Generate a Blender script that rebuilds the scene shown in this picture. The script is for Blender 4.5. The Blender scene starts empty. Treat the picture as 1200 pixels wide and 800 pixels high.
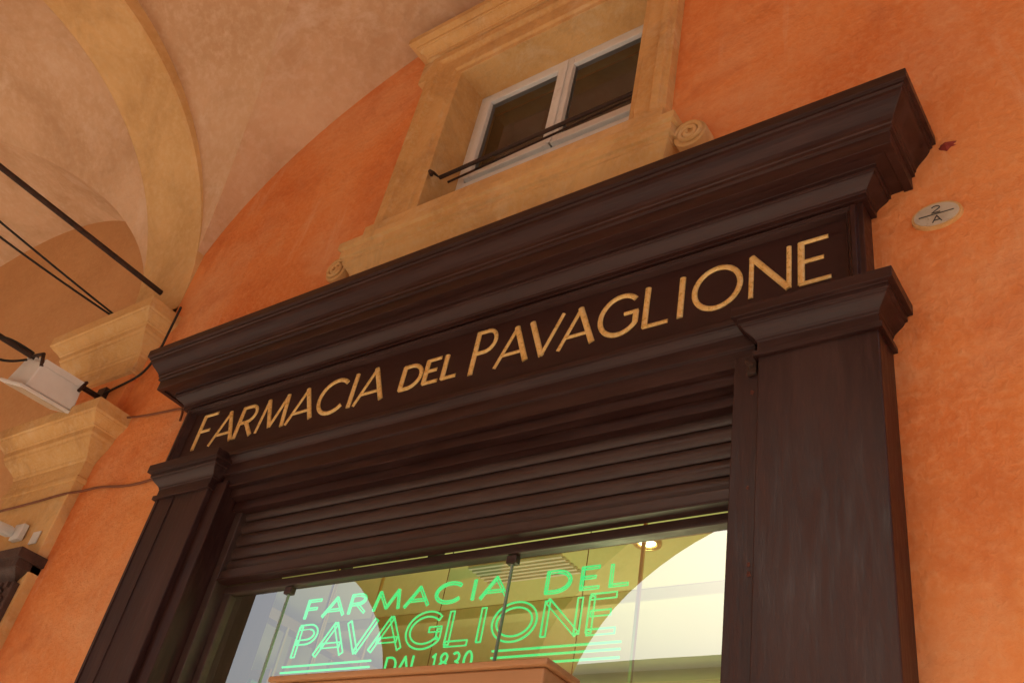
import bpy, bmesh, math, random
from mathutils import Matrix, Vector
random.seed(7)
ZC=1.6   # eye height; heights below are measured from eye level and lifted by ZC
S=bpy.context.scene
S.view_settings.view_transform='Standard'; S.view_settings.look='None'; S.view_settings.exposure=0
COL=S.collection

# ---------------------------------------------------------------- materials
def N(nt,t,**k):
    n=nt.nodes.new(t)
    for a,b in k.items(): setattr(n,a,b)
    return n
def surf(name,c1,c2,c3=None,rough=.8,scale=2.0,fine=30.,bump=.3,bdist=.01,stretch=(1,1,1),spec=.3,
         stain=None,stain_scale=1.2,stain_lo=.58,stain_hi=.72,metal=0,roughvar=.12,bigbump=0,stain2=None,far=False,drips=None):
    m=bpy.data.materials.new(name); m.use_nodes=True; nt=m.node_tree; L=nt.links
    b=nt.nodes['Principled BSDF']
    tc=N(nt,'ShaderNodeTexCoord'); mp=N(nt,'ShaderNodeMapping'); mp.inputs['Scale'].default_value=stretch
    L.new(tc.outputs['Object'],mp.inputs[0])
    n1=N(nt,'ShaderNodeTexNoise'); n1.inputs['Scale'].default_value=scale; n1.inputs['Detail'].default_value=5; n1.inputs['Roughness'].default_value=.62
    L.new(mp.outputs[0],n1.inputs['Vector'])
    r=N(nt,'ShaderNodeValToRGB'); e=r.color_ramp.elements
    e[0].position=.32; e[0].color=(*c1,1); e[1].position=.68; e[1].color=(*c2,1)
    L.new(n1.outputs['Fac'],r.inputs[0])
    b.inputs['Specular IOR Level'].default_value=spec; b.inputs['Metallic'].default_value=metal
    if far:
        L.new(r.outputs[0],b.inputs['Base Color']); b.inputs['Roughness'].default_value=rough; return m
    n2=N(nt,'ShaderNodeTexNoise'); n2.inputs['Scale'].default_value=fine; n2.inputs['Detail'].default_value=4; n2.inputs['Roughness'].default_value=.68
    L.new(mp.outputs[0],n2.inputs['Vector'])
    c3=c3 or c2
    mx=N(nt,'ShaderNodeMix',data_type='RGBA')
    r2=N(nt,'ShaderNodeMapRange'); r2.inputs[1].default_value=.45; r2.inputs[2].default_value=.75; r2.inputs[3].default_value=0; r2.inputs[4].default_value=.7
    L.new(n2.outputs['Fac'],r2.inputs[0]); L.new(r2.outputs[0],mx.inputs['Factor'])
    L.new(r.outputs[0],mx.inputs['A']); mx.inputs['B'].default_value=(*c3,1)
    out=mx.outputs['Result']
    def addstain(out,col,sc,lo,hi,amt,off,st=(1,1,1)):
        n3=N(nt,'ShaderNodeTexNoise'); n3.noise_dimensions='3D'
        mp3=N(nt,'ShaderNodeMapping'); mp3.inputs['Location'].default_value=(off,off*2,off*3); mp3.inputs['Scale'].default_value=st; L.new(mp.outputs[0],mp3.inputs[0])
        n3.inputs['Scale'].default_value=sc; n3.inputs['Detail'].default_value=6; n3.inputs['Roughness'].default_value=.7
        n3.inputs['Distortion'].default_value=.5
        L.new(mp3.outputs[0],n3.inputs['Vector'])
        r3=N(nt,'ShaderNodeMapRange'); r3.inputs[1].default_value=lo; r3.inputs[2].default_value=hi; r3.inputs[4].default_value=amt
        L.new(n3.outputs['Fac'],r3.inputs[0])
        m2=N(nt,'ShaderNodeMix',data_type='RGBA'); L.new(r3.outputs[0],m2.inputs['Factor'])
        L.new(out,m2.inputs['A']); m2.inputs['B'].default_value=(*col,1); return m2.outputs['Result']
    if stain: out=addstain(out,stain,stain_scale,stain_lo,stain_hi,.75,0)
    if stain2: out=addstain(out,*stain2,3.7)
    if drips: out=addstain(out,*drips,9.1,(1,1,.16))
    L.new(out,b.inputs['Base Color'])
    rr=N(nt,'ShaderNodeMapRange'); rr.inputs[1].default_value=.3; rr.inputs[2].default_value=.7
    rr.inputs[3].default_value=max(.02,rough-roughvar); rr.inputs[4].default_value=min(1,rough+roughvar)
    L.new(n2.outputs['Fac'],rr.inputs[0]); L.new(rr.outputs[0],b.inputs['Roughness'])
    bp=N(nt,'ShaderNodeBump'); bp.inputs['Strength'].default_value=bump; bp.inputs['Distance'].default_value=bdist
    L.new(n2.outputs['Fac'],bp.inputs['Height'])
    if bigbump:
        b2=N(nt,'ShaderNodeBump'); b2.inputs['Strength'].default_value=bigbump; b2.inputs['Distance'].default_value=.06
        n4=N(nt,'ShaderNodeTexNoise'); n4.inputs['Scale'].default_value=4.2; n4.inputs['Detail'].default_value=3
        L.new(mp.outputs[0],n4.inputs['Vector']); L.new(n4.outputs['Fac'],b2.inputs['Height']); L.new(bp.outputs[0],b2.inputs['Normal'])
        L.new(b2.outputs[0],b.inputs['Normal'])
    else: L.new(bp.outputs[0],b.inputs['Normal'])
    return m
def emis(name,c,s):
    m=bpy.data.materials.new(name); m.use_nodes=True; nt=m.node_tree
    b=nt.nodes['Principled BSDF']; b.inputs['Base Color'].default_value=(.01,.05,.02,1)
    b.inputs['Emission Color'].default_value=(*c,1); b.inputs['Emission Strength'].default_value=s
    m.cycles.emission_sampling='NONE'
    return m
def glassmat(name,tint,ior,rough=.0):
    m=bpy.data.materials.new(name); m.use_nodes=True; nt=m.node_tree; L=nt.links
    nt.nodes.remove(nt.nodes['Principled BSDF']); o=[n for n in nt.nodes if n.type=='OUTPUT_MATERIAL'][0]
    t=N(nt,'ShaderNodeBsdfTransparent'); t.inputs[0].default_value=(*tint,1)
    g=N(nt,'ShaderNodeBsdfGlossy'); g.inputs['Roughness'].default_value=rough; g.inputs[0].default_value=(1,1,1,1)
    f=N(nt,'ShaderNodeFresnel'); f.inputs[0].default_value=ior
    no=N(nt,'ShaderNodeTexNoise'); no.inputs['Scale'].default_value=1.3; no.inputs['Detail'].default_value=1; tc=N(nt,'ShaderNodeTexCoord'); L.new(tc.outputs['Object'],no.inputs['Vector'])
    bp=N(nt,'ShaderNodeBump'); bp.inputs['Strength'].default_value=.05; bp.inputs['Distance'].default_value=.05
    L.new(no.outputs['Fac'],bp.inputs['Height']); L.new(bp.outputs[0],g.inputs['Normal'])
    mx=N(nt,'ShaderNodeMixShader'); L.new(f.outputs[0],mx.inputs[0]); L.new(t.outputs[0],mx.inputs[1]); L.new(g.outputs[0],mx.inputs[2])
    L.new(mx.outputs[0],o.inputs[0]); return m

M_WALL=surf('orange_plaster',(.74,.205,.056),(.88,.335,.108),(.87,.40,.17),rough=.9,scale=.9,fine=34,bump=.85,bdist=.009,spec=.12,
            stain=(.84,.46,.24),stain_scale=1.0,stain_lo=.47,stain_hi=.74,bigbump=.5,stain2=((.60,.15,.045),2.6,.50,.72,.6),
            drips=((.88,.52,.31),5.0,.58,.76,.55))
M_WALL2=surf('tan_plaster',(.60,.31,.13),(.70,.38,.17),(.70,.42,.21),rough=.9,scale=.9,fine=26,bump=.4,bdist=.007,spec=.12,bigbump=.2)
M_VAULT=surf('vault_plaster',(.60,.36,.20),(.76,.50,.31),(.76,.55,.37),rough=.93,scale=.8,fine=18,bump=.5,bdist=.009,spec=.1,
            stain=(.46,.26,.13),stain_scale=1.1,stain_lo=.44,stain_hi=.75,bigbump=.4,stain2=((.82,.63,.47),2.6,.54,.75,.6))
M_OCHRE=surf('ochre_stone',(.64,.35,.12),(.80,.49,.20),(.74,.50,.26),rough=.88,scale=2.2,fine=40,bump=.8,bdist=.007,spec=.15,
            stain=(.40,.21,.09),stain_scale=2.5,stain_lo=.48,stain_hi=.75,bigbump=.3,stain2=((.80,.62,.38),4.5,.54,.74,.6))
M_ARCH=surf('arch_plaster',(.64,.38,.15),(.80,.51,.23),(.76,.54,.29),rough=.9,scale=1.5,fine=24,bump=.5,bdist=.007,spec=.12,
            stain=(.50,.28,.11),stain_scale=2,stain_lo=.48,stain_hi=.75,bigbump=.3)
WC=((.021,.0062,.0048),(.038,.0128,.0100),(.066,.028,.022))
M_WOOD=surf('dark_brown_painted_wood',*WC,rough=.42,scale=4,fine=34,bump=.45,bdist=.003,
            stretch=(.10,1,1),spec=.33,stain=(.072,.034,.027),stain_scale=5,stain_lo=.55,stain_hi=.8)
M_WOODV=surf('dark_brown_painted_wood_vertical',*WC,rough=.42,scale=3,fine=40,bump=.5,bdist=.003,
            stretch=(1,1,.14),spec=.31,stain=(.080,.041,.033),stain_scale=3,stain_lo=.50,stain_hi=.82,stain2=((.11,.056,.044),12,.62,.74,.5))
M_PANEL=surf('sign_panel_paint',(.026,.0080,.0070),(.040,.0138,.0115),(.05,.020,.016),rough=.5,scale=4,fine=40,bump=.3,bdist=.002,spec=.3,stretch=(.2,1,1))
M_SHUT=surf('roller_shutter_paint',(.040,.019,.015),(.060,.033,.027),(.078,.047,.039),rough=.42,scale=3,fine=30,bump=.15,bdist=.002,stretch=(.2,1,1),spec=.45)
M_GOLD=surf('gold_leaf_paint',(.82,.48,.13),(1,.68,.25),(1,.82,.44),rough=.33,scale=5,fine=60,bump=.2,bdist=.0015,spec=.6,metal=.2)
M_WHITE=surf('white_window_paint',(.74,.73,.70),(.84,.83,.80),rough=.55,scale=4,fine=40,bump=.15,bdist=.002,stain=(.58,.55,.50),stain_scale=6,stain_lo=.58)
M_IRON=surf('dark_iron',(.035,.022,.018),(.07,.042,.03),(.11,.05,.03),rough=.65,scale=12,fine=60,bump=.4,bdist=.002,metal=.3)
M_CABLE=surf('black_cable',(.02,.018,.017),(.04,.035,.03),rough=.6,far=True)
M_BROWNCABLE=surf('painted_cable',(.18,.07,.035),(.26,.10,.05),rough=.7,far=True)
M_WPLAST=surf('white_metal_housing',(.72,.70,.66),(.82,.80,.76),rough=.4,scale=4,far=True)
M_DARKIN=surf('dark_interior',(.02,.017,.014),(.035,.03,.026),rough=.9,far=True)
M_CEIL=surf('shop_ceiling',(.54,.60,.30),(.62,.66,.36),rough=.8,scale=1,far=True)
M_SHOPW=surf('shop_wall',(.45,.44,.24),(.55,.52,.32),rough=.7,scale=1,far=True)
M_WARMW=surf('warm_varnished_wood',(.34,.15,.06),(.50,.25,.11),(.42,.2,.08),rough=.4,scale=3,fine=30,bump=.2,bdist=.002,stretch=(.15,1,1),spec=.5)
M_BRASS=surf('brass',(.55,.38,.16),(.68,.5,.24),rough=.3,scale=5,metal=.8,far=True)
M_FLOOR=surf('terrazzo_pavement',(.60,.54,.46),(.70,.64,.56),rough=.6,scale=3,far=True)
M_GROUND=surf('stone_street_paving',(.50,.46,.40),(.60,.56,.50),rough=.85,scale=.7,far=True)
M_FAC=surf('opposite_facade_plaster',(.72,.58,.42),(.80,.68,.52),rough=.9,scale=.4,far=True)
M_FACT=surf('facade_stone_trim',(.6,.55,.48),(.7,.65,.57),rough=.9,scale=1,far=True)
M_MARB=surf('plaque_ceramic',(.46,.36,.25),(.60,.50,.38),rough=.45,scale=14,fine=60,bump=.1,stain=(.32,.20,.12),stain_scale=18)
M_BLK=surf('black_paint',(.03,.03,.03),(.06,.055,.05),rough=.6,far=True)
M_RED=surf('exposed_red_brick',(.22,.03,.02),(.34,.06,.04),rough=.9,scale=20,fine=80,bump=.8)
M_CHIP=surf('chipped_wood',(.10,.03,.02),(.16,.06,.04),rough=.9,scale=20,fine=80,bump=.8)
M_CARVE=surf('carved_dark_stone',(.05,.026,.020),(.10,.055,.042),rough=.6,scale=12,fine=50,bump=.6,bdist=.006)
M_GLASS=glassmat('shop_glass',(.88,.97,.90),3.7)
M_WGLASS=glassmat('window_glass',(.45,.45,.45),1.8,.02)
M_JOINT=surf('glass_edge',(.20,.27,.22),(.28,.36,.30),rough=.3,far=True)
M_NEON=emis('green_neon',(.0,.78,.22),1.5)
M_SPOT=emis('downlight_glow',(1,.85,.55),10)
PKM=[surf('packet_'+n,c,tuple(min(1,k*1.2) for k in c),rough=.5,far=True) for n,c in (('white',(.7,.68,.6)),('blue',(.08,.16,.32)),('green',(.08,.3,.12)),('red',(.45,.08,.06)),('amber',(.5,.28,.08)))]

# ---------------------------------------------------------------- helpers
def empty(name):
    e=bpy.data.objects.new(name,None); COL.objects.link(e); return e
def mesh(name,v,f,m,parent=None,bev=0,smooth=False,raw=False):
    me=bpy.data.meshes.new(name); me.from_pydata([(a,b,c+ZC) for a,b,c in v],[],f)
    bm=bmesh.new(); bm.from_mesh(me); bmesh.ops.remove_doubles(bm,verts=bm.verts,dist=1e-5)
    if not raw: bmesh.ops.recalc_face_normals(bm,faces=bm.faces)
    bm.to_mesh(me); bm.free()
    me.materials.append(m); o=bpy.data.objects.new(name,me); COL.objects.link(o)
    if parent: o.parent=parent
    if smooth:
        for p in me.polygons: p.use_smooth=True
    if bev:
        b=o.modifiers.new('b','BEVEL'); b.width=bev; b.segments=2; b.limit_method='ANGLE'; b.angle_limit=math.radians(35)
    return o
BF=[(0,1,3,2),(4,6,7,5),(0,4,5,1),(2,3,7,6),(0,2,6,4),(1,5,7,3)]
def bv(x0,x1,y0,y1,z0,z1): return [(x,y,z) for x in(x0,x1) for y in(y0,y1) for z in(z0,z1)]
def box(name,x0,x1,y0,y1,z0,z1,m,parent=None,bev=.003): return mesh(name,bv(x0,x1,y0,y1,z0,z1),BF,m,parent,bev)
def boxes(name,L,m,parent=None,bev=0):
    v=[];f=[]
    for b in L:
        k=len(v); v+=bv(*b); f+=[tuple(i+k for i in q) for q in BF]
    return mesh(name,v,f,m,parent,bev)
def cyma(p0,z0,p1,z1,n=7,inv=False):
    o=[]
    for i in range(n+1):
        t=i/n; s=t*t*(3-2*t)
        o.append((p0+(p1-p0)*s, z0+(z1-z0)*t) if not inv else (p0+(p1-p0)*t, z0+(z1-z0)*s))
    return o
def moulding(name,x0,x1,pb,prof,m,parent=None,yb=.01,bev=.0025,ret=True):
    v=[];f=[]
    for p,z in prof:
        q=(p-pb) if ret else 0
        v+=[(x0-q,yb,z),(x0-q,-p,z),(x1+q,-p,z),(x1+q,yb,z)]
    n=len(prof)
    for i in range(n-1):
        for j in range(4):
            a=i*4+j; b=i*4+(j+1)%4
            f.append((a,b,b+4,a+4))
    f.append((0,1,2,3)); f.append(tuple((n-1)*4+j for j in(3,2,1,0)))
    return mesh(name,v,f,m,parent,bev)
def rectloft(name,ro,ri,prof,m,parent=None,fill=None,bev=.002):
    v=[];f=[]
    for t,p in prof:
        x0=ro[0]+(ri[0]-ro[0])*t; x1=ro[1]+(ri[1]-ro[1])*t; z0=ro[2]+(ri[2]-ro[2])*t; z1=ro[3]+(ri[3]-ro[3])*t
        v+=[(x0,-p,z0),(x1,-p,z0),(x1,-p,z1),(x0,-p,z1)]
    for i in range(len(prof)-1):
        for j in range(4):
            a=i*4+j;b=i*4+(j+1)%4; f.append((a,b,b+4,a+4))
    o=mesh(name,v,f,m,parent,bev)
    if fill:
        k=v[-4:]; mesh(name+'_panel',[(a,b+.0005,c) for a,b,c in k],[(0,1,2,3)],fill,parent)
    return o
def tube(name,lines,r,m,parent=None,squash=None,y=0,cyc=False,res=3,nurbs=False):
    cu=bpy.data.curves.new(name,'CURVE'); cu.dimensions='3D'; cu.bevel_depth=r; cu.bevel_resolution=res; cu.use_fill_caps=True
    for ln in lines:
        w=1
        if isinstance(ln,dict): w=ln['w']; ln=ln['p']
        s=cu.splines.new('NURBS' if nurbs else 'POLY'); s.points.add(len(ln)-1)
        for i,p in enumerate(ln):
            s.points[i].co=(p[0],p[1],p[2]+ZC,1); s.points[i].radius=w
        if nurbs: s.order_u=3; s.use_endpoint_u=True; s.resolution_u=8
    cu.materials.append(m); o=bpy.data.objects.new(name,cu); COL.objects.link(o)
    if squash: o.scale=(1,squash,1)
    o.location=(0,y,0)
    if parent: o.parent=parent
    return o
def arc(cx,cy,rx,ry,a0,a1,n=18):
    return [(cx+rx*math.cos(math.radians(a0+(a1-a0)*i/n)),cy+ry*math.sin(math.radians(a0+(a1-a0)*i/n))) for i in range(n+1)]
H=.72
G={
'F':(.52,[([(0,0),(0,1)],1),([(-.04,.985),(.52,.985)],H),([(0,.52),(.42,.52)],H)]),
'E':(.55,[([(0,0),(0,1)],1),([(-.04,.985),(.53,.985)],H),([(0,.52),(.44,.52)],H),([(-.04,.015),(.57,.015)],H)]),
'L':(.52,[([(0,0),(0,1)],1),([(-.04,.015),(.54,.015)],H)]),
'I':(.06,[([(.03,0),(.03,1)],1)]),
'A':(.86,[([(0,0),(.46,1)],.7),([(.44,1),(.86,0)],1.05),([(.15,.30),(.73,.30)],.65)]),
'V':(.84,[([(0,1),(.42,0)],1.05),([(.40,0),(.84,1)],.7)]),
'R':(.60,[([(0,0),(0,1)],1),([(-.03,.985),(.28,.985)]+arc(.28,.735,.27,.25,90,-90,12)+[(0,.485)],.8),([(.26,.485),(.62,0)],1)]),
'P':(.56,[([(0,0),(0,1)],1),([(-.03,.985),(.28,.985)]+arc(.28,.735,.27,.25,90,-90,12)+[(0,.485)],.8)]),
'D':(.78,[([(0,0),(0,1)],1),([(-.03,.985),(.28,.985)]+arc(.28,.5,.5,.485,90,-90,18)+[(-.03,.015)],.85)]),
'M':(.95,[([(0,0),(.12,1)],.7),([(.12,1),(.48,.08)],1),([(.48,.08),(.83,1)],.7),([(.83,1),(.95,0)],1)]),
'C':(.84,[(arc(.49,.5,.48,.49,42,318,28),.9)]),
'G':(.90,[(arc(.49,.5,.48,.49,42,325,28),.9),([(.88,.20),(.88,.5)],1),([(.6,.5),(.93,.5)],H)]),
'O':(1.0,[(arc(.5,.5,.49,.49,0,360,36),.9)]),
'N':(.78,[([(0,0),(0,1)],.75),([(0,1),(.76,0)],1),([(.76,0),(.76,1)],.75)]),
'1':(.25,[([(0,.8),(.2,1),(.2,0)],1)]),
'8':(.55,[(arc(.27,.74,.22,.25,0,360,18),1),(arc(.27,.25,.27,.25,0,360,18),1)]),
'3':(.5,[(arc(.22,.74,.24,.25,140,-90,14),1),(arc(.22,.25,.27,.25,90,-140,14),1)]),
'0':(.55,[(arc(.27,.5,.27,.5,0,360,24),1)]),
'2':(.5,[(arc(.25,.73,.24,.26,160,-40,12)+[(0,0),(.5,0)],1)]),
' ':(.25,[])}
def layout(txt,x0,x1,z0,h,y=0,first=None,gap=.22,slant=0):
    ws=[G[c][0] for c in txt]; gs=[]
    for a,b in zip(txt,txt[1:]): gs.append(gap*(.05 if a+b in('AV','VA') else .6 if 'A' in a+b else 1.15 if 'I' in a+b else 1))
    tot=(sum(ws)+sum(gs))*h; sx=(x1-x0)/tot; out=[]; x=x0
    for i,c in enumerate(txt):
        hh=first if (i==0 and first) else h
        for pl,w in G[c][1]:
            out.append({'p':[(x+(u+slant*v)*h*sx,y,z0+v*hh) for u,v in pl],'w':w})
        x+=(ws[i]+(gs[i] if i<len(gs) else 0))*h*sx
    return out
def outline(lines,d):
    out=[]
    for l in lines:
        p=l['p']; n=len(p); closed=(Vector(p[0])-Vector(p[-1])).length<1e-4
        A=[];B=[]
        for i in range(n):
            a=Vector(p[i-1] if i>0 else (p[-2] if closed else p[0])); b=Vector(p[i+1] if i<n-1 else (p[1] if closed else p[-1]))
            t=(b-a).normalized(); nn=Vector((-t.z,0,t.x))
            A.append(tuple(Vector(p[i])+nn*d)); B.append(tuple(Vector(p[i])-nn*d))
        if closed: out+=[A,B]
        else: out.append(A+B[::-1]+[A[0]])
    return out

# ---------------------------------------------------------------- ground, street
mesh('ground',[(-300,-300,-1.75),(300,-300,-1.75),(300,300,-1.75),(-300,300,-1.75)],[(0,1,2,3)],M_GROUND)
box('portico_pavement',-22,14,-4.1,.0,-1.74,-1.6,M_FLOOR,None,.01)

# ---------------------------------------------------------------- main wall with openings
def holed(name,xs,zs,holes,y,m,parent,depth):
    v=[];f=[]
    def inh(x,z): return any(h[0]<x<h[1] and h[2]<z<h[3] for h in holes)
    for i in range(len(xs)-1):
        for j in range(len(zs)-1):
            if inh((xs[i]+xs[i+1])/2,(zs[j]+zs[j+1])/2): continue
            k=len(v); v+=[(xs[i],y,zs[j]),(xs[i+1],y,zs[j]),(xs[i+1],y,zs[j+1]),(xs[i],y,zs[j+1])]; f.append((k,k+1,k+2,k+3))
    for a,b,c,d in holes:
        for q in [((a,c),(a,d)),((a,d),(b,d)),((b,d),(b,c)),((b,c),(a,c))]:
            k=len(v); (p,r),(s,t)=q
            v+=[(p,y,r),(s,y,t),(s,y+depth,t),(p,y+depth,r)]; f.append((k,k+1,k+2,k+3))
    return mesh(name,v,f,m,parent)
palazzo=empty('portico_building')
holed('orange_wall',[-5.3,-3.36,-2.86,-1.54,-1.01,9],[-1.75,1.78,3.08,4.42,9],[(-3.36,-1.01,-1.75,1.78),(-2.86,-1.54,3.08,4.42)],0,M_WALL,palazzo,.35)
mesh('tan_wall',[(-22,0,-1.75),(-5.3,0,-1.75),(-5.3,0,9),(-22,0,9)],[(0,1,2,3)],M_WALL2,palazzo)
BAYS=[-19.0,-13.4,-7.8,-2.2]
HWA=2.10
def arcade():
    v=[];f=[]
    hw=HWA;sp=2.05;rise=1.68;y0,y1=-3.3,-3.75;top=9
    def q(a,b,c,d):
        k=len(v); v.extend([a,b,c,d]); f.append((k,k+1,k+2,k+3))
    for xc in BAYS:
        n=36; pts=[(xc-hw,-1.75)]+[(xc-hw*math.cos(math.pi*i/n),sp+rise*math.sin(math.pi*i/n)) for i in range(n+1)]+[(xc+hw,-1.75)]
        for (a,b),(c,d) in zip(pts,pts[1:]):
            q((a,y0,b),(c,y0,d),(c,y1,d),(a,y1,b))
            if abs(a-c)>1e-6:
                q((a,y0,b),(c,y0,d),(c,y0,top),(a,y0,top)); q((a,y1,b),(c,y1,d),(c,y1,top),(a,y1,top))
        x2=xc+5.6-hw if xc<-3 else xc+3.1
        for y in(y0,y1): q((xc+hw,y,-1.75),(x2,y,-1.75),(x2,y,top),(xc+hw,y,top))
        if xc>-3: q((x2,y0,-1.75),(x2,y1,-1.75),(x2,y1,top),(x2,y0,top))
    return mesh('street_arcade',v,f,M_ARCH,palazzo)
arcade()
for xc in BAYS:
    x0=xc+HWA; x1=xc+5.6-HWA if xc<-3 else xc+3.1
    pr=[(.0,1.82),(.03,1.82),(.03,1.86)]+cyma(.03,1.87,.08,1.95)+[(.10,1.95),(.10,2.03),(0,2.04)]
    v=[];f=[]
    for p,z in pr: v+=[(x0-p,-3.3+p,z),(x1+p,-3.3+p,z),(x1+p,-3.75-p,z),(x0-p,-3.75-p,z)]
    for i in range(len(pr)-1):
        for j in range(4): a=i*4+j;b=i*4+(j+1)%4; f.append((a,b,b+4,a+4))
    mesh('pier_capital',v,f,M_OCHRE,palazzo)
box('light_blocking_roof',-22,1.2,-4.2,8,9.002,9.3,M_FACT,palazzo,0)  # unseen slab above the vaults, added to keep sun and sky light out
def groin(xc,name):
    R=1.72;hx=2.6;hy=1.65;yc=-1.65;b=3.3;n=64
    v=[];f=[]
    def q(*a):
        k=len(v); v.extend(a); f.append(tuple(range(k,k+4)))
    us=[-math.cos(math.pi*i/n) for i in range(n+1)]
    z=lambda u:b+R*math.sqrt(max(0,1-u*u))
    for u,w in zip(us,us[1:]):
        for s in(1,-1):
            for j in range(6):
                A=lambda q_,t:(abs(q_)+(1-abs(q_))*t)*s
                t0=j/6;t1=(j+1)/6
                q((xc+hx*u,yc+hy*A(u,t0),z(u)),(xc+hx*w,yc+hy*A(w,t0),z(w)),(xc+hx*w,yc+hy*A(w,t1),z(w)),(xc+hx*u,yc+hy*A(u,t1),z(u)))
                q((xc+hx*A(u,t0),yc+hy*u,z(u)),(xc+hx*A(w,t0),yc+hy*w,z(w)),(xc+hx*A(w,t1),yc+hy*w,z(w)),(xc+hx*A(u,t1),yc+hy*u,z(u)))
    return mesh(name,v,f,M_VAULT,palazzo)
for xc in BAYS: groin(xc,'groin_vault')
def tarch(xa,name):
    hy=1.65;yc=-1.65;n=48;x0=xa-.28;x1=xa+.28
    pts=[(0,3.19)]+[(yc+hy*math.cos(math.pi*i/n),3.3+1.6*math.sin(math.pi*i/n)) for i in range(n+1)]+[(-3.3,3.19)]
    v=[];f=[]
    for y,z in pts:
        up=.50 if xa<0 else 9-z
        v+=[(x0+.02,y,z),(x1-.02,y,z),(x1,y,z+.015),(x1,y,z+up),(x0,y,z+up),(x0,y,z+.015)]
    for i in range(len(pts)-1):
        for a,b in((0,1),(1,2),(2,3),(5,0),(4,5)):
            f.append((i*6+a,i*6+b,i*6+6+b,i*6+6+a))
    return mesh(name,v,f,M_ARCH,palazzo)
XA=[-16.2,-10.6,-5.0,.6]
for xa in XA: tarch(xa,'transverse_arch')
for xa in XA[:]:
    e=empty('engaged_pilaster')
    x0,x1=(xa-.50,xa+.22) if xa<0 else (xa-.18,xa+.5)
    box('shaft',x0,x1,-.055,.01,-1.6,2.10,M_OCHRE,e,.006)
    box('frieze_block',x0,x1,-.04,.01,2.48,2.80,M_WALL,e,.006)
    cap=lambda z,h:[(.05,z),(.065,z),(.065,z+.07*h),(.055,z+.08*h),(.055,z+.3*h)]+cyma(.06,z+.32*h,.13,z+.58*h)+[(.14,z+.6*h),(.14,z+.68*h)]+cyma(.15,z+.68*h,.20,z+.82*h)+[(.21,z+.83*h),(.21,z+h),(.0,z+h+.01)]
    moulding('capital',x0,x1,.05,cap(2.08,.40),M_OCHRE,e,bev=.004)
    moulding('cornice',x0,x1,.05,cap(2.79,.40),M_OCHRE,e,bev=.004)

# ---------------------------------------------------------------- upper window
W=empty('upper_window')
rectloft('stone_surround',(-3.05,-1.41,3.06,4.60),(-2.79,-1.60,3.19,4.35),
   [(0,0),(0,.055),(.10,.055),(.14,.075),(.34,.075),(.38,.055),(.42,.05),(.82,.05),(.86,.035),(1,.035),(1,-.30)],M_OCHRE,W,bev=.004)
boxes('surround_ears',[(-3.12,-3.048,-.052,.01,4.42,4.60),(-1.412,-1.34,-.052,.01,4.42,4.60)],M_OCHRE,W,.006)
moulding('head_cornice',-3.08,-1.38,.06,[(.06,4.601),(.07,4.601),(.07,4.63)]+cyma(.075,4.63,.12,4.68)+[(.13,4.68),(.13,4.70),(.165,4.705),(.165,4.75),(.0,4.765)],M_OCHRE,W,bev=.004)
box('sill_step',-3.06,-1.40,-.088,.01,3.083,3.205,M_OCHRE,W,.006)
box('sill_ledge',-2.79,-1.60,.0,.30,3.13,3.2,M_OCHRE,W,.0)
moulding('sill',-3.06,-1.40,.05,[(.05,2.87),(.065,2.87),(.065,2.89)]+cyma(.065,2.895,.10,2.965)+[(.105,2.965),(.105,2.985),(.12,2.99),(.12,3.035),(.135,3.04),(.135,3.08),(0,3.084)],M_OCHRE,W,bev=.003)
for xs,sg,zz in((-1.275,1,2.985),(-3.19,-1,2.98)):
    sp=[]
    for i in range(60):
        a=i/59*4.4*math.pi; r=.060*(1-i/59*.82)
        sp.append((xs-sg*r*math.cos(a)*1,-.075,zz+r*math.sin(a)))
    tube('volute_scroll',[sp],.010,M_OCHRE,W)
    vv=[];ff=[];n=32
    for y in(.01,-.07):
        for i in range(n): a=2*math.pi*i/n; vv.append((xs+.070*math.cos(a),y,zz+.070*math.sin(a)))
    ff=[tuple(range(n)),tuple(range(n,2*n))]+[(i,(i+1)%n,n+(i+1)%n,n+i) for i in range(n)]
    mesh('volute',vv,ff,M_OCHRE,W,.004)
    box('volute_neck',min(xs,xs-sg*.09),max(xs,xs-sg*.09),-.06,.01,zz+.0,zz+.060,M_OCHRE,W,.006)
yw=.17
boxes('white_frame',[(-2.79,-2.742,yw,yw+.06,3.2,4.35),(-1.648,-1.60,yw,yw+.06,3.2,4.35),(-2.742,-1.648,yw,yw+.06,4.30,4.35),(-2.742,-1.648,yw-.01,yw+.06,3.575,3.61),(-2.742,-1.648,yw,yw+.06,3.2,3.24)],M_WHITE,W,.004)
cs=[]
for a,b in((-2.738,-2.200),(-2.190,-1.652)):
    cs+=[(a,a+.042,yw-.018,yw+.03,3.640,4.296),(b-.042,b,yw-.018,yw+.03,3.640,4.296),(a+.042,b-.042,yw-.016,yw+.028,3.640,3.69),(a+.042,b-.042,yw-.016,yw+.028,4.254,4.296)]
cs.append((-2.211,-2.179,yw-.03,yw-.019,3.640,4.296))
boxes('casements',cs,M_WHITE,W,.004)
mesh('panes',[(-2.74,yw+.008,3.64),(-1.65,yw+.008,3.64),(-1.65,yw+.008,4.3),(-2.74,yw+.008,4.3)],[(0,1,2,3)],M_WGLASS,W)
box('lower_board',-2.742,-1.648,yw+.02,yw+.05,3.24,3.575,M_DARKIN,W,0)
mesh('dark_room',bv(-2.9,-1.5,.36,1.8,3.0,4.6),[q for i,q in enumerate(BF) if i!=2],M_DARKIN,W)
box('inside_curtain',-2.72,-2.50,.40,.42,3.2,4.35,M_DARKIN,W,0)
tube('iron_bar',[[(-2.80,.05,3.575),(-2.2,.045,3.58),(-1.59,.05,3.60)]],.011,M_IRON,W)
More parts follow.
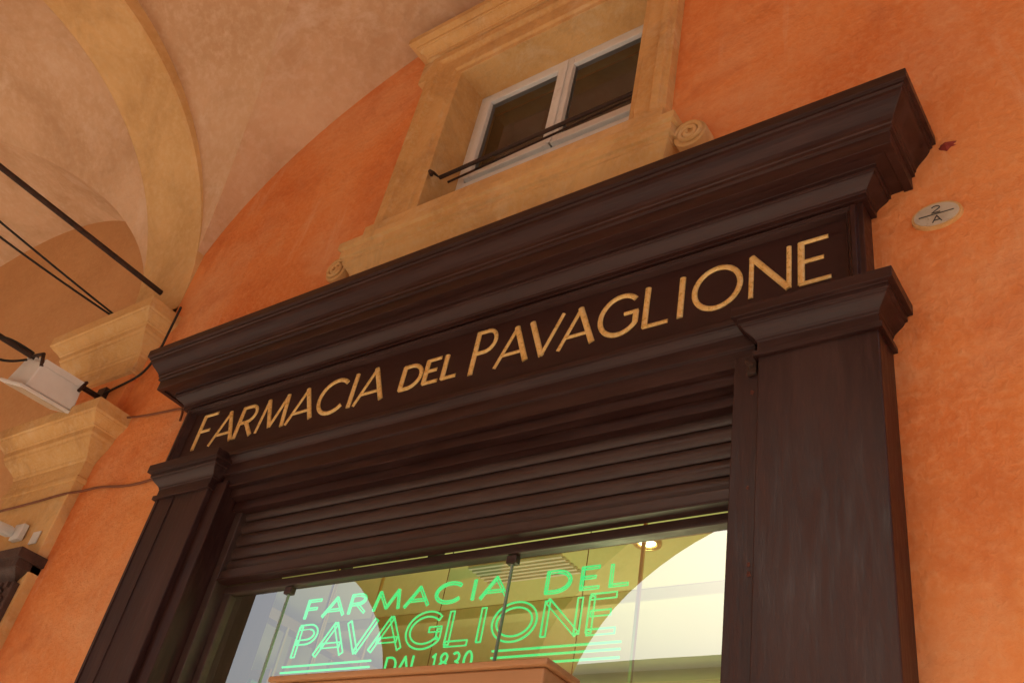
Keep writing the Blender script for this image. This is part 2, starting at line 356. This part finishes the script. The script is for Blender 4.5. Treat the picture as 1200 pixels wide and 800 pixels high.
tube('thin_iron_bar',[[(-2.80,.11,3.60),(-1.59,.11,3.66)]],.006,M_IRON,W)
tube('bar_hook',[[(-2.76,-.03,3.50),(-2.775,-.035,3.53),(-2.79,.0,3.56),(-2.80,.05,3.575)]],.010,M_IRON,W)

# ---------------------------------------------------------------- shopfront
SF=empty('pharmacy_shopfront')
FX0,FX1=-3.94,-.635
rectloft('frieze',(FX0,FX1,1.925,2.31),(FX0+.075,FX1-.055,1.972,2.272),
   [(0,-.01),(0,.08),(.30,.08),(.36,.094),(.62,.098),(.70,.088),(.82,.088),(1,.066)],M_WOOD,SF,fill=M_PANEL)
moulding('entablature_cornice',FX0,FX1,.08,[(.08,2.305),(.098,2.305),(.098,2.325)]+cyma(.10,2.328,.138,2.368)+[(.145,2.368),(.145,2.385),(.185,2.388),(.185,2.380),(.212,2.380),(.212,2.432),(.222,2.434),(.222,2.450)]
   +cyma(.226,2.452,.275,2.535)+[(.283,2.537),(.283,2.548),(.294,2.550),(.294,2.588),(.0,2.60)],M_WOOD,SF,bev=.002)
moulding('architrave',-3.40,-.97,.0,[(.0,1.776),(.082,1.776),(.082,1.835),(.092,1.838),(.092,1.885)]+cyma(.094,1.888,.115,1.908,4)+[(.125,1.91),(.125,1.928),(.0,1.93)],M_WOOD,SF,ret=False)
for nm,a,b,c,d in(('right',-.945,-.60,-1.03,-.9452),('left',-3.80,-3.43,-3.4298,-3.345)):
    box('pilaster_'+nm,a,b,-.12,.01,-1.45,1.768,M_WOODV,SF,.004)
    box('inner_stile_'+nm,c,d,-.095,.09,-1.6,1.80,M_WOODV,SF,.003)
    moulding('pilaster_cap_'+nm,a,b,.12,[(.12,1.762),(.133,1.762),(.133,1.780),(.1225,1.784),(.1225,1.815)]+cyma(.125,1.818,.158,1.862)+[(.166,1.864),(.166,1.882),(.182,1.884),(.182,1.921),(.0,1.926)],M_WOOD,SF,bev=.002)
    box('plinth_'+nm,a-.02,b+.02,-.15,.01,-1.6,-1.3,M_WOODV,SF,.006)
tube('outer_bead',[[(-3.775,-.121,-1.3),(-3.775,-.121,1.76)],[(-3.66,-.121,-1.3),(-3.66,-.121,1.76)]],.004,M_WOODV,SF)
box('reveal_left',-3.359,-3.342,-.0,.34,-1.6,1.775,M_WOODV,SF,0)
box('head_board',-3.345,-1.03,-.06,.012,1.735,1.79,M_WOOD,SF,.003)
box('shutter_box_lip',-3.345,-1.03,-.02,.022,1.690,1.7345,M_WOOD,SF,.003)
tx=layout('FARMACIA',-3.775,-2.575,2.052,.172,first=.195)+layout('DEL',-2.478,-2.195,2.068,.115)+layout('PAVAGLIONE',-2.118,-.745,2.048,.175,first=.205)
tube('gold_lettering',tx,.0116,M_GOLD,SF,squash=.6,y=-.0665)
SH=empty('roller_shutter')
z=1.43; pts=[]
while z<1.75:
    for i in range(9):
        t=i/8; pts.append((.036-.013*math.sin(math.pi*t)**.6, z+t*.053))
    pts.append((.048,z+.054)); pts.append((.048,z+.057)); z+=.0585
v=[];f=[]
for y,zz in pts: v+=[(-3.30,y,zz),(-1.03,y,zz)]
for i in range(len(pts)-1): f.append((2*i,2*i+1,2*i+3,2*i+2))
mesh('slats',v,f,M_SHUT,SH)
box('bottom_rail',-3.30,-1.03,.006,.05,1.388,1.428,M_SHUT,SH,.005)
box('bottom_rail_lip',-3.30,-1.03,-.004,.052,1.378,1.387,M_WOOD,SH,.002)
boxes('guides',[(-3.342,-3.301,.0,.06,-1.6,1.735)],M_SHUT,SH,.003)
GL=empty('shop_window_glazing')
mesh('glass',[(-3.27,.075,-1.5),(-1.03,.075,-1.5),(-1.03,.075,1.345),(-3.27,.075,1.345)],[(0,1,2,3)],M_GLASS,GL)
boxes('glazing_frame',[(-3.342,-3.262,.06,.095,-1.6,1.345),(-3.342,-1.03,.055,.095,1.345,1.3775),(-1.075,-1.03,.06,.095,-1.6,1.345)],M_SHUT,GL,.003)
boxes('glass_joints',[(xj-.003,xj+.003,.070,.080,-1.5,1.345) for xj in(-2.92,-1.86)],M_JOINT,GL)
boxes('patch_fittings',[(-1.88,-1.84,.062,.088,1.315,1.343),(-2.94,-2.90,.062,.088,1.315,1.343)],M_SHUT,GL,.003)
DS=empty('wooden_door_surround')
box('header',-2.62,-1.54,-.10,.055,.60,.895,M_WARMW,DS,.006)
box('header_cap',-2.64,-1.525,-.115,.058,.8955,.915,M_WARMW,DS,.005)
boxes('posts',[(-2.62,-2.50,-.09,.05,-1.6,.60),(-1.66,-1.54,-.09,.05,-1.6,.60)],M_WARMW,DS,.004)
HW=empty('shutter_hook_plate')
box('plate',-.985,-.955,-.108,-.094,1.72,1.765,M_IRON,HW,.003)
tube('hook',[[(-.97,-.105,1.745),(-.97,-.14,1.74),(-.955,-.14,1.72)]],.006,M_IRON,HW)
for i,(x,z_,r) in enumerate([(-.965,1.10,.007),(-.965,1.125,.005),(-.972,.80,.006),(-.97,1.66,.006),(-.975,1.35,.004)]):
    vv=[(x,-.0965,z_)]
    n=14
    for k in range(n): a=2*math.pi*k/n; rr=r*random.uniform(.6,1.3); vv.append((x+rr*math.cos(a),-.0965,z_+1.5*rr*math.sin(a)))
    mesh('paint_chip',vv,[(0,1+k,1+(k+1)%n) for k in range(n)],M_CHIP,HW)

# ---------------------------------------------------------------- interior
IN=empty('shop_interior')
X0,X1,Y0,Y1,ZT=-4.3,-.2,.351,3.6,1.79
mesh('ceiling',[(X0,Y0,ZT),(X1,Y0,ZT),(X1,Y1,ZT),(X0,Y1,ZT)],[(0,1,2,3)],M_CEIL,IN)
mesh('walls',[(X0,Y0,-1.6),(X0,Y1,-1.6),(X1,Y1,-1.6),(X1,Y0,-1.6),(X0,Y0,ZT),(X0,Y1,ZT),(X1,Y1,ZT),(X1,Y0,ZT)],[(0,1,5,4),(1,2,6,5),(2,3,7,6),(0,3,2,1)],M_SHOPW,IN)
boxes('ceiling_beams',[(X0,X1,1.25,1.33,1.73,1.789),(X0,X1,2.3,2.42,1.70,1.789)],M_CEIL,IN,.005)
# ceiling track with small spot heads and an air grille
boxes('track_rail',[(-3.6,-.8,.60,.625,1.765,1.788)],M_BLK,IN,.002)
boxes('track_heads',[(x,x+.05,.585,.64,1.67,1.764) for x in(-3.3,-2.75,-1.25)],M_BLK,IN,.006)
boxes('air_grille',[(-2.75,-2.25,.86+.03*k,.873+.03*k,1.775,1.788) for k in range(6)],M_WPLAST,IN)
cab=[(-3.98,-3.955,.45+i*.28,.475+i*.28,-1.6,1.6) for i in range(7)]
cab+=[(-3.98,-3.90,.40,2.4,1.605,1.66)]
for i in range(9): cab.append((-3.9+i*.42,-3.875+i*.42,1.96,1.985,-1.6,1.50))
cab+=[(-3.95,-.45,1.93,1.99,1.505,1.55),(-3.95,-.45,1.94,1.985,1.08,1.10)]
boxes('brass_cabinet_frame',cab,M_BRASS,IN,.002)
boxes('glass_shelves',[(-4.25,-3.96,.42,2.4,zz,zz+.012) for zz in(.5,.85,1.2)]+[(-3.95,-.45,2.0,2.28,zz,zz+.012) for zz in(.55,.80,1.115)],M_SHOPW,IN)
box('cabinet_back',-3.95,-.45,2.285,2.299,-1.6,1.55,M_WARMW,IN,0)
pk=[[] for _ in PKM]
for zz in(.512,.862,1.212):
    y=.46
    while y<2.3:
        w=random.uniform(.05,.1); random.choice(pk).append((-4.2,-4.02,y,y+w,zz,zz+random.uniform(.1,.24))); y+=w+.02
for zz in(.562,.812,1.128):
    x=-3.9
    while x<-.55:
        w=random.uniform(.05,.11); random.choice(pk).append((x,x+w,2.02,2.2,zz,zz+random.uniform(.1,.2))); x+=w+.015
for l_,mm in zip(pk,PKM): boxes('packets',l_,mm,IN)
boxes('display_uprights',[(-1.585,-1.573,.40,.412,-1.6,1.785),(-3.16,-3.148,.30,.312,-1.6,1.3),(-3.10,-3.088,.42,.432,-1.6,1.785),(-3.32,-3.308,.62,.632,-1.6,1.785),(-3.22,-3.208,.80,.812,-1.6,1.785)],M_BRASS,IN,.002)
for x,y in((-1.84,.86),(-.9,.9)):
    vv=[(x,y,ZT-.006)];n=24
    for k in range(n): a=2*math.pi*k/n; vv.append((x+.035*math.cos(a),y+.035*math.sin(a),ZT-.006))
    mesh('downlight',vv,[(0,1+k,1+(k+1)%n) for k in range(n)],M_SPOT,IN)
    tube('downlight_ring',[[(x+.05*math.cos(2*math.pi*k/24),y+.05*math.sin(2*math.pi*k/24),ZT-.006) for k in range(25)]],.010,M_BRASS,IN)
l=bpy.data.lights.new('shop_lamp','POINT'); l.energy=50; l.color=(1,.92,.50); l.shadow_soft_size=.3
o=bpy.data.objects.new('shop_lamp',l); o.location=(-2.2,1.2,.5+ZC); COL.objects.link(o); o.parent=IN
NE=empty('neon_sign'); yn=.25
L1=outline(layout('FARMACIA',-3.0,-2.005,1.300,.074,y=yn,gap=.4)+layout('DEL',-1.84,-1.53,1.293,.074,y=yn,gap=.4),.0045)
L2=outline(layout('PAVAGLIONE',-3.0,-1.56,1.142,.122,y=yn,gap=.25),.0095)
L3=layout('DAL 1830',-2.49,-2.10,1.050,.062,y=yn,gap=.35)
L4=[[(a,yn,z),(b,yn,z)] for a,b in((-3.04,-2.57),(-2.02,-1.53)) for z in(1.106,1.083,1.057)]
tube('neon_tubes',[l['p'] for l in L3]+L4,.0042,M_NEON,NE,res=2)
tube('neon_outline_tubes',L2+L1,.0036,M_NEON,NE,res=2)
tube('hanging_wires',[[(x,yn+.01,1.0),(x,yn+.01,1.79)] for x in(-2.9,-2.3,-1.7)],.0016,M_IRON,NE)
tube('wire_hook',[[(-2.42,yn+.25,1.785),(-2.42,yn+.25,1.70),(-2.40,yn+.25,1.68),(-2.43,yn+.25,1.66)]],.006,M_IRON,NE)

# ---------------------------------------------------------------- house number
HN=empty('house_number_plaque')
cx,cz=-.443,2.235; n=40
for nm,rx,rz,y0,mm in(('rim',.072,.050,-.010,M_OCHRE),('face',.064,.042,-.013,M_MARB)):
    vv=[(cx,y0,cz)]+[(cx+rx*math.cos(2*math.pi*k/n),y0,cz+rz*math.sin(2*math.pi*k/n)) for k in range(n)]+[(cx+rx*1.04*math.cos(2*math.pi*k/n),.005,cz+rz*1.06*math.sin(2*math.pi*k/n)) for k in range(n)]
    mesh(nm,vv,[(0,1+k,1+(k+1)%n) for k in range(n)]+[(1+k,1+(k+1)%n,n+1+(k+1)%n,n+1+k) for k in range(n)],mm,HN)
tube('number',[l['p'] for l in layout('2',cx-.012,cx+.012,cz+.006,.026,y=-.0135)+layout('A',cx-.013,cx+.013,cz-.033,.026,y=-.0135)]+[[(cx-.05,-.0135,cz),(cx+.05,-.0135,cz)]],.0018,M_BLK,HN)
vv=[(-.392,-.004,2.525)];n=16
for k in range(n): a=2*math.pi*k/n; r=random.uniform(.012,.024); vv.append((-.392+1.5*r*math.cos(a),.0,2.525+r*math.sin(a)))
vv[0]=(-.392,-.018,2.525)
mesh('exposed_brick_patch',vv,[(0,1+k,1+(k+1)%n) for k in range(n)],M_RED)

# ---------------------------------------------------------------- rods, lamp, cables
tube('iron_tie_rod',[[(-5.0,.0,3.50),(-5.0,-3.4,3.50)]],.018,M_IRON)
tube('iron_tie_rod.001',[[(-10.6,.0,3.50),(-10.6,-3.4,3.50)]],.018,M_IRON)
tube('electrical_cable',[[(-5.22,-.02,3.30),(-5.2,-.8,3.24),(-5.15,-1.8,3.28),(-5.1,-3.3,3.5)],[(-5.24,-.02,3.32),(-5.28,-.8,3.36),(-5.3,-3.3,3.6)]],.007,M_CABLE,nurbs=True)
FL=empty('floodlight')
tube('bracket_bar',[[(-4.98,.0,2.66),(-4.98,-.35,2.645),(-4.98,-1.3,2.61)]],.016,M_IRON,FL)
box('wall_plate',-5.02,-4.94,-.07,-.04,2.60,2.72,M_IRON,FL,.003)
def rbox(name,c,sz,rot,m,parent,bev=.01,taper=None):
    vv=bv(-sz[0]/2,sz[0]/2,-sz[1]/2,sz[1]/2,-sz[2]/2,sz[2]/2)
    if taper: vv=[(a*(taper if c_>0 else 1),b*(taper if c_>0 else 1),c_) for a,b,c_ in vv]
    o=mesh(name,vv,BF,m,parent,bev)
    for vtx in o.data.vertices: vtx.co.z-=ZC
    o.location=(c[0],c[1],c[2]+ZC); o.rotation_euler=[math.radians(a) for a in rot]; return o
rbox('housing',(-4.965,-.36,2.545),(.22,.31,.15),(6,18,8),M_WPLAST,FL,.008,.86)
rbox('front_bezel',(-4.99,-.37,2.462),(.245,.335,.018),(6,18,8),M_WPLAST,FL,.004)
fins=[]
for k in range(6): fins.append((-.10+k*.04,-.094+k*.04,-.13,.13,.06,.095))
o=boxes('cooling_fins',fins,M_WPLAST,FL)
for vtx in o.data.vertices: vtx.co.z-=ZC
o.location=(-4.965,-.36,2.545+ZC); o.rotation_euler=[math.radians(a) for a in(6,18,8)]
rbox('lamp_window',(-4.993,-.371,2.4515),(.19,.28,.004),(6,18,8),M_MARB,FL,.001)
tube('yoke',[[(-4.98,-.22,2.645),(-4.85,-.22,2.62),(-4.845,-.24,2.55)],[(-4.98,-.50,2.64),(-4.85,-.50,2.62),(-4.845,-.48,2.55)]],.010,M_IRON,FL)
tube('lamp_cable',[[(-4.97,-.52,2.60),(-4.96,-.60,2.52),(-4.96,-.70,2.50),(-4.96,-.74,2.58),(-4.97,-.66,2.66),(-4.98,-.5,2.66)]],.007,M_CABLE,FL,nurbs=True)
tube('electrical_cable.001',[[(-4.94,-.06,2.68),(-4.80,-.06,2.70),(-4.70,-.03,2.76),(-4.62,-.03,2.86),(-4.58,-.05,3.05),(-4.56,-.06,3.2)]],.007,M_CABLE,nurbs=True)
tube('electrical_cable.002',[[(-4.74,-.06,2.46),(-4.6,-.01,2.465),(-4.4,-.01,2.44),(-4.16,-.01,2.42),(-4.11,-.012,2.40),(-4.10,-.012,2.33)]],.006,M_BROWNCABLE,nurbs=True)
tube('electrical_cable.003',[[(-5.5,-.07,1.99),(-5.1,-.07,1.985),(-4.79,-.07,1.995),(-4.74,-.012,2.03),(-4.6,-.01,2.035),(-4.3,-.01,1.985),(-4.08,-.01,1.99),(-3.9,-.01,2.03),(-3.86,-.012,2.08)]],.0065,M_BROWNCABLE,nurbs=True)
SC=empty('security_camera')
rbox('mount',(-5.05,-.075,1.80),(.09,.03,.09),(0,0,0),M_WPLAST,SC,.004)
rbox('body',(-5.08,-.15,1.79),(.06,.13,.06),(10,0,20),M_WPLAST,SC,.02)
rbox('lens',(-5.105,-.217,1.78),(.05,.012,.05),(10,0,20),M_BLK,SC,.004)
rbox('label',(-4.88,-.062,1.755),(.07,.006,.07),(0,0,0),M_WPLAST,SC,.001)
CV=empty('carved_shop_cornice')
moulding('cornice',-5.75,-4.86,.05,[(.05,1.50),(.07,1.50)]+cyma(.07,1.51,.12,1.56)+[(.13,1.56),(.13,1.60),(.15,1.60),(.15,1.65),(0,1.66)],M_CARVE,CV)
box('panel',-5.75,-4.80,-.085,.0,.6,1.499,M_CARVE,CV,.004)
boxes('dentils',[(-5.7+k*.06,-5.67+k*.06,-.10,-.084,1.465,1.495) for k in range(15)],M_CARVE,CV)
cu=[]
for i in range(9):
    for j in range(7):
        x=-5.66+i*.1; z_=1.41-j*.095
        cu.append([(x+.045*math.cos(a*.5+i)*(1-a/16),-.092,z_+.045*math.sin(a*.5+i)*(1-a/16)) for a in range(14)])
tube('carved_scrolls',cu,.009,M_CARVE,CV)

# ---------------------------------------------------------------- opposite palazzo
OP=empty('opposite_palazzo')
yb=-21
box('walls',-60,45,yb-10,yb,-1.75,9.3,M_FAC,OP,0)
box('eaves',-60.5,45.5,yb-10,yb+.7,9.302,9.6,M_FACT,OP,0)
wn=[];tr=[]
for i in range(38):
    x=-57+i*2.6
    for z0,h in((2.6,2.0),(6.2,2.2)):
        wn.append((x-.5,x+.5,yb-.1,yb+.02,z0,z0+h)); tr+=[(x-.7,x-.52,yb-.05,yb+.08,z0-.1,z0+h+.1),(x+.52,x+.7,yb-.05,yb+.08,z0-.1,z0+h+.1),(x-.8,x+.8,yb-.05,yb+.16,z0+h+.1,z0+h+.35),(x-.8,x+.8,yb-.05,yb+.16,z0-.3,z0-.1)]
boxes('windows',wn,M_DARKIN,OP); boxes('window_trim',tr,M_FACT,OP)
box('string_course',-60,45,yb,yb+.15,1.7,2.0,M_FACT,OP,0)

# ---------------------------------------------------------------- light
w=bpy.data.worlds.new('World'); S.world=w; w.use_nodes=True; nt=w.node_tree
sk=nt.nodes.new('ShaderNodeTexSky'); sk.sky_type='NISHITA'; sk.sun_disc=False
EL,AZ=45,188
sk.sun_elevation=math.radians(EL); sk.sun_rotation=math.radians(AZ); sk.dust_density=6; sk.air_density=1.2; sk.ozone_density=.5
nt.links.new(sk.outputs[0],nt.nodes['Background'].inputs[0]); nt.nodes['Background'].inputs[1].default_value=.15
sun=bpy.data.lights.new('sun','SUN'); sun.energy=5; sun.angle=math.radians(.5); sun.color=(1,.95,.86)
so=bpy.data.objects.new('sun',sun); COL.objects.link(so)
sd=Vector((math.sin(math.radians(AZ))*math.cos(math.radians(EL)),math.cos(math.radians(AZ))*math.cos(math.radians(EL)),math.sin(math.radians(EL))))
so.rotation_euler=sd.to_track_quat('Z','Y').to_euler(); so.location=(0,-10,20)

# ---------------------------------------------------------------- camera
cam=bpy.data.cameras.new('camera'); co=bpy.data.objects.new('camera',cam); COL.objects.link(co)
cam.sensor_width=36; cam.lens=34.02; cam.clip_end=600; cam.clip_start=.05
Xw=Vector((1700,-490,-1134)).normalized(); Zw=Vector((330,-1480,1134)).normalized(); Yw=Zw.cross(Xw).normalized(); Zw=Xw.cross(Yw)
Rr=Vector((Xw[0],Yw[0],Zw[0])); Dn=Vector((Xw[1],Yw[1],Zw[1])); Fw=Vector((Xw[2],Yw[2],Zw[2]))
m=Matrix.Identity(4)
for i in range(3): m[i][0]=Rr[i]; m[i][1]=-Dn[i]; m[i][2]=-Fw[i]
m[0][3],m[1][3],m[2][3]=0,-2.2,ZC
co.matrix_world=m
S.camera=co
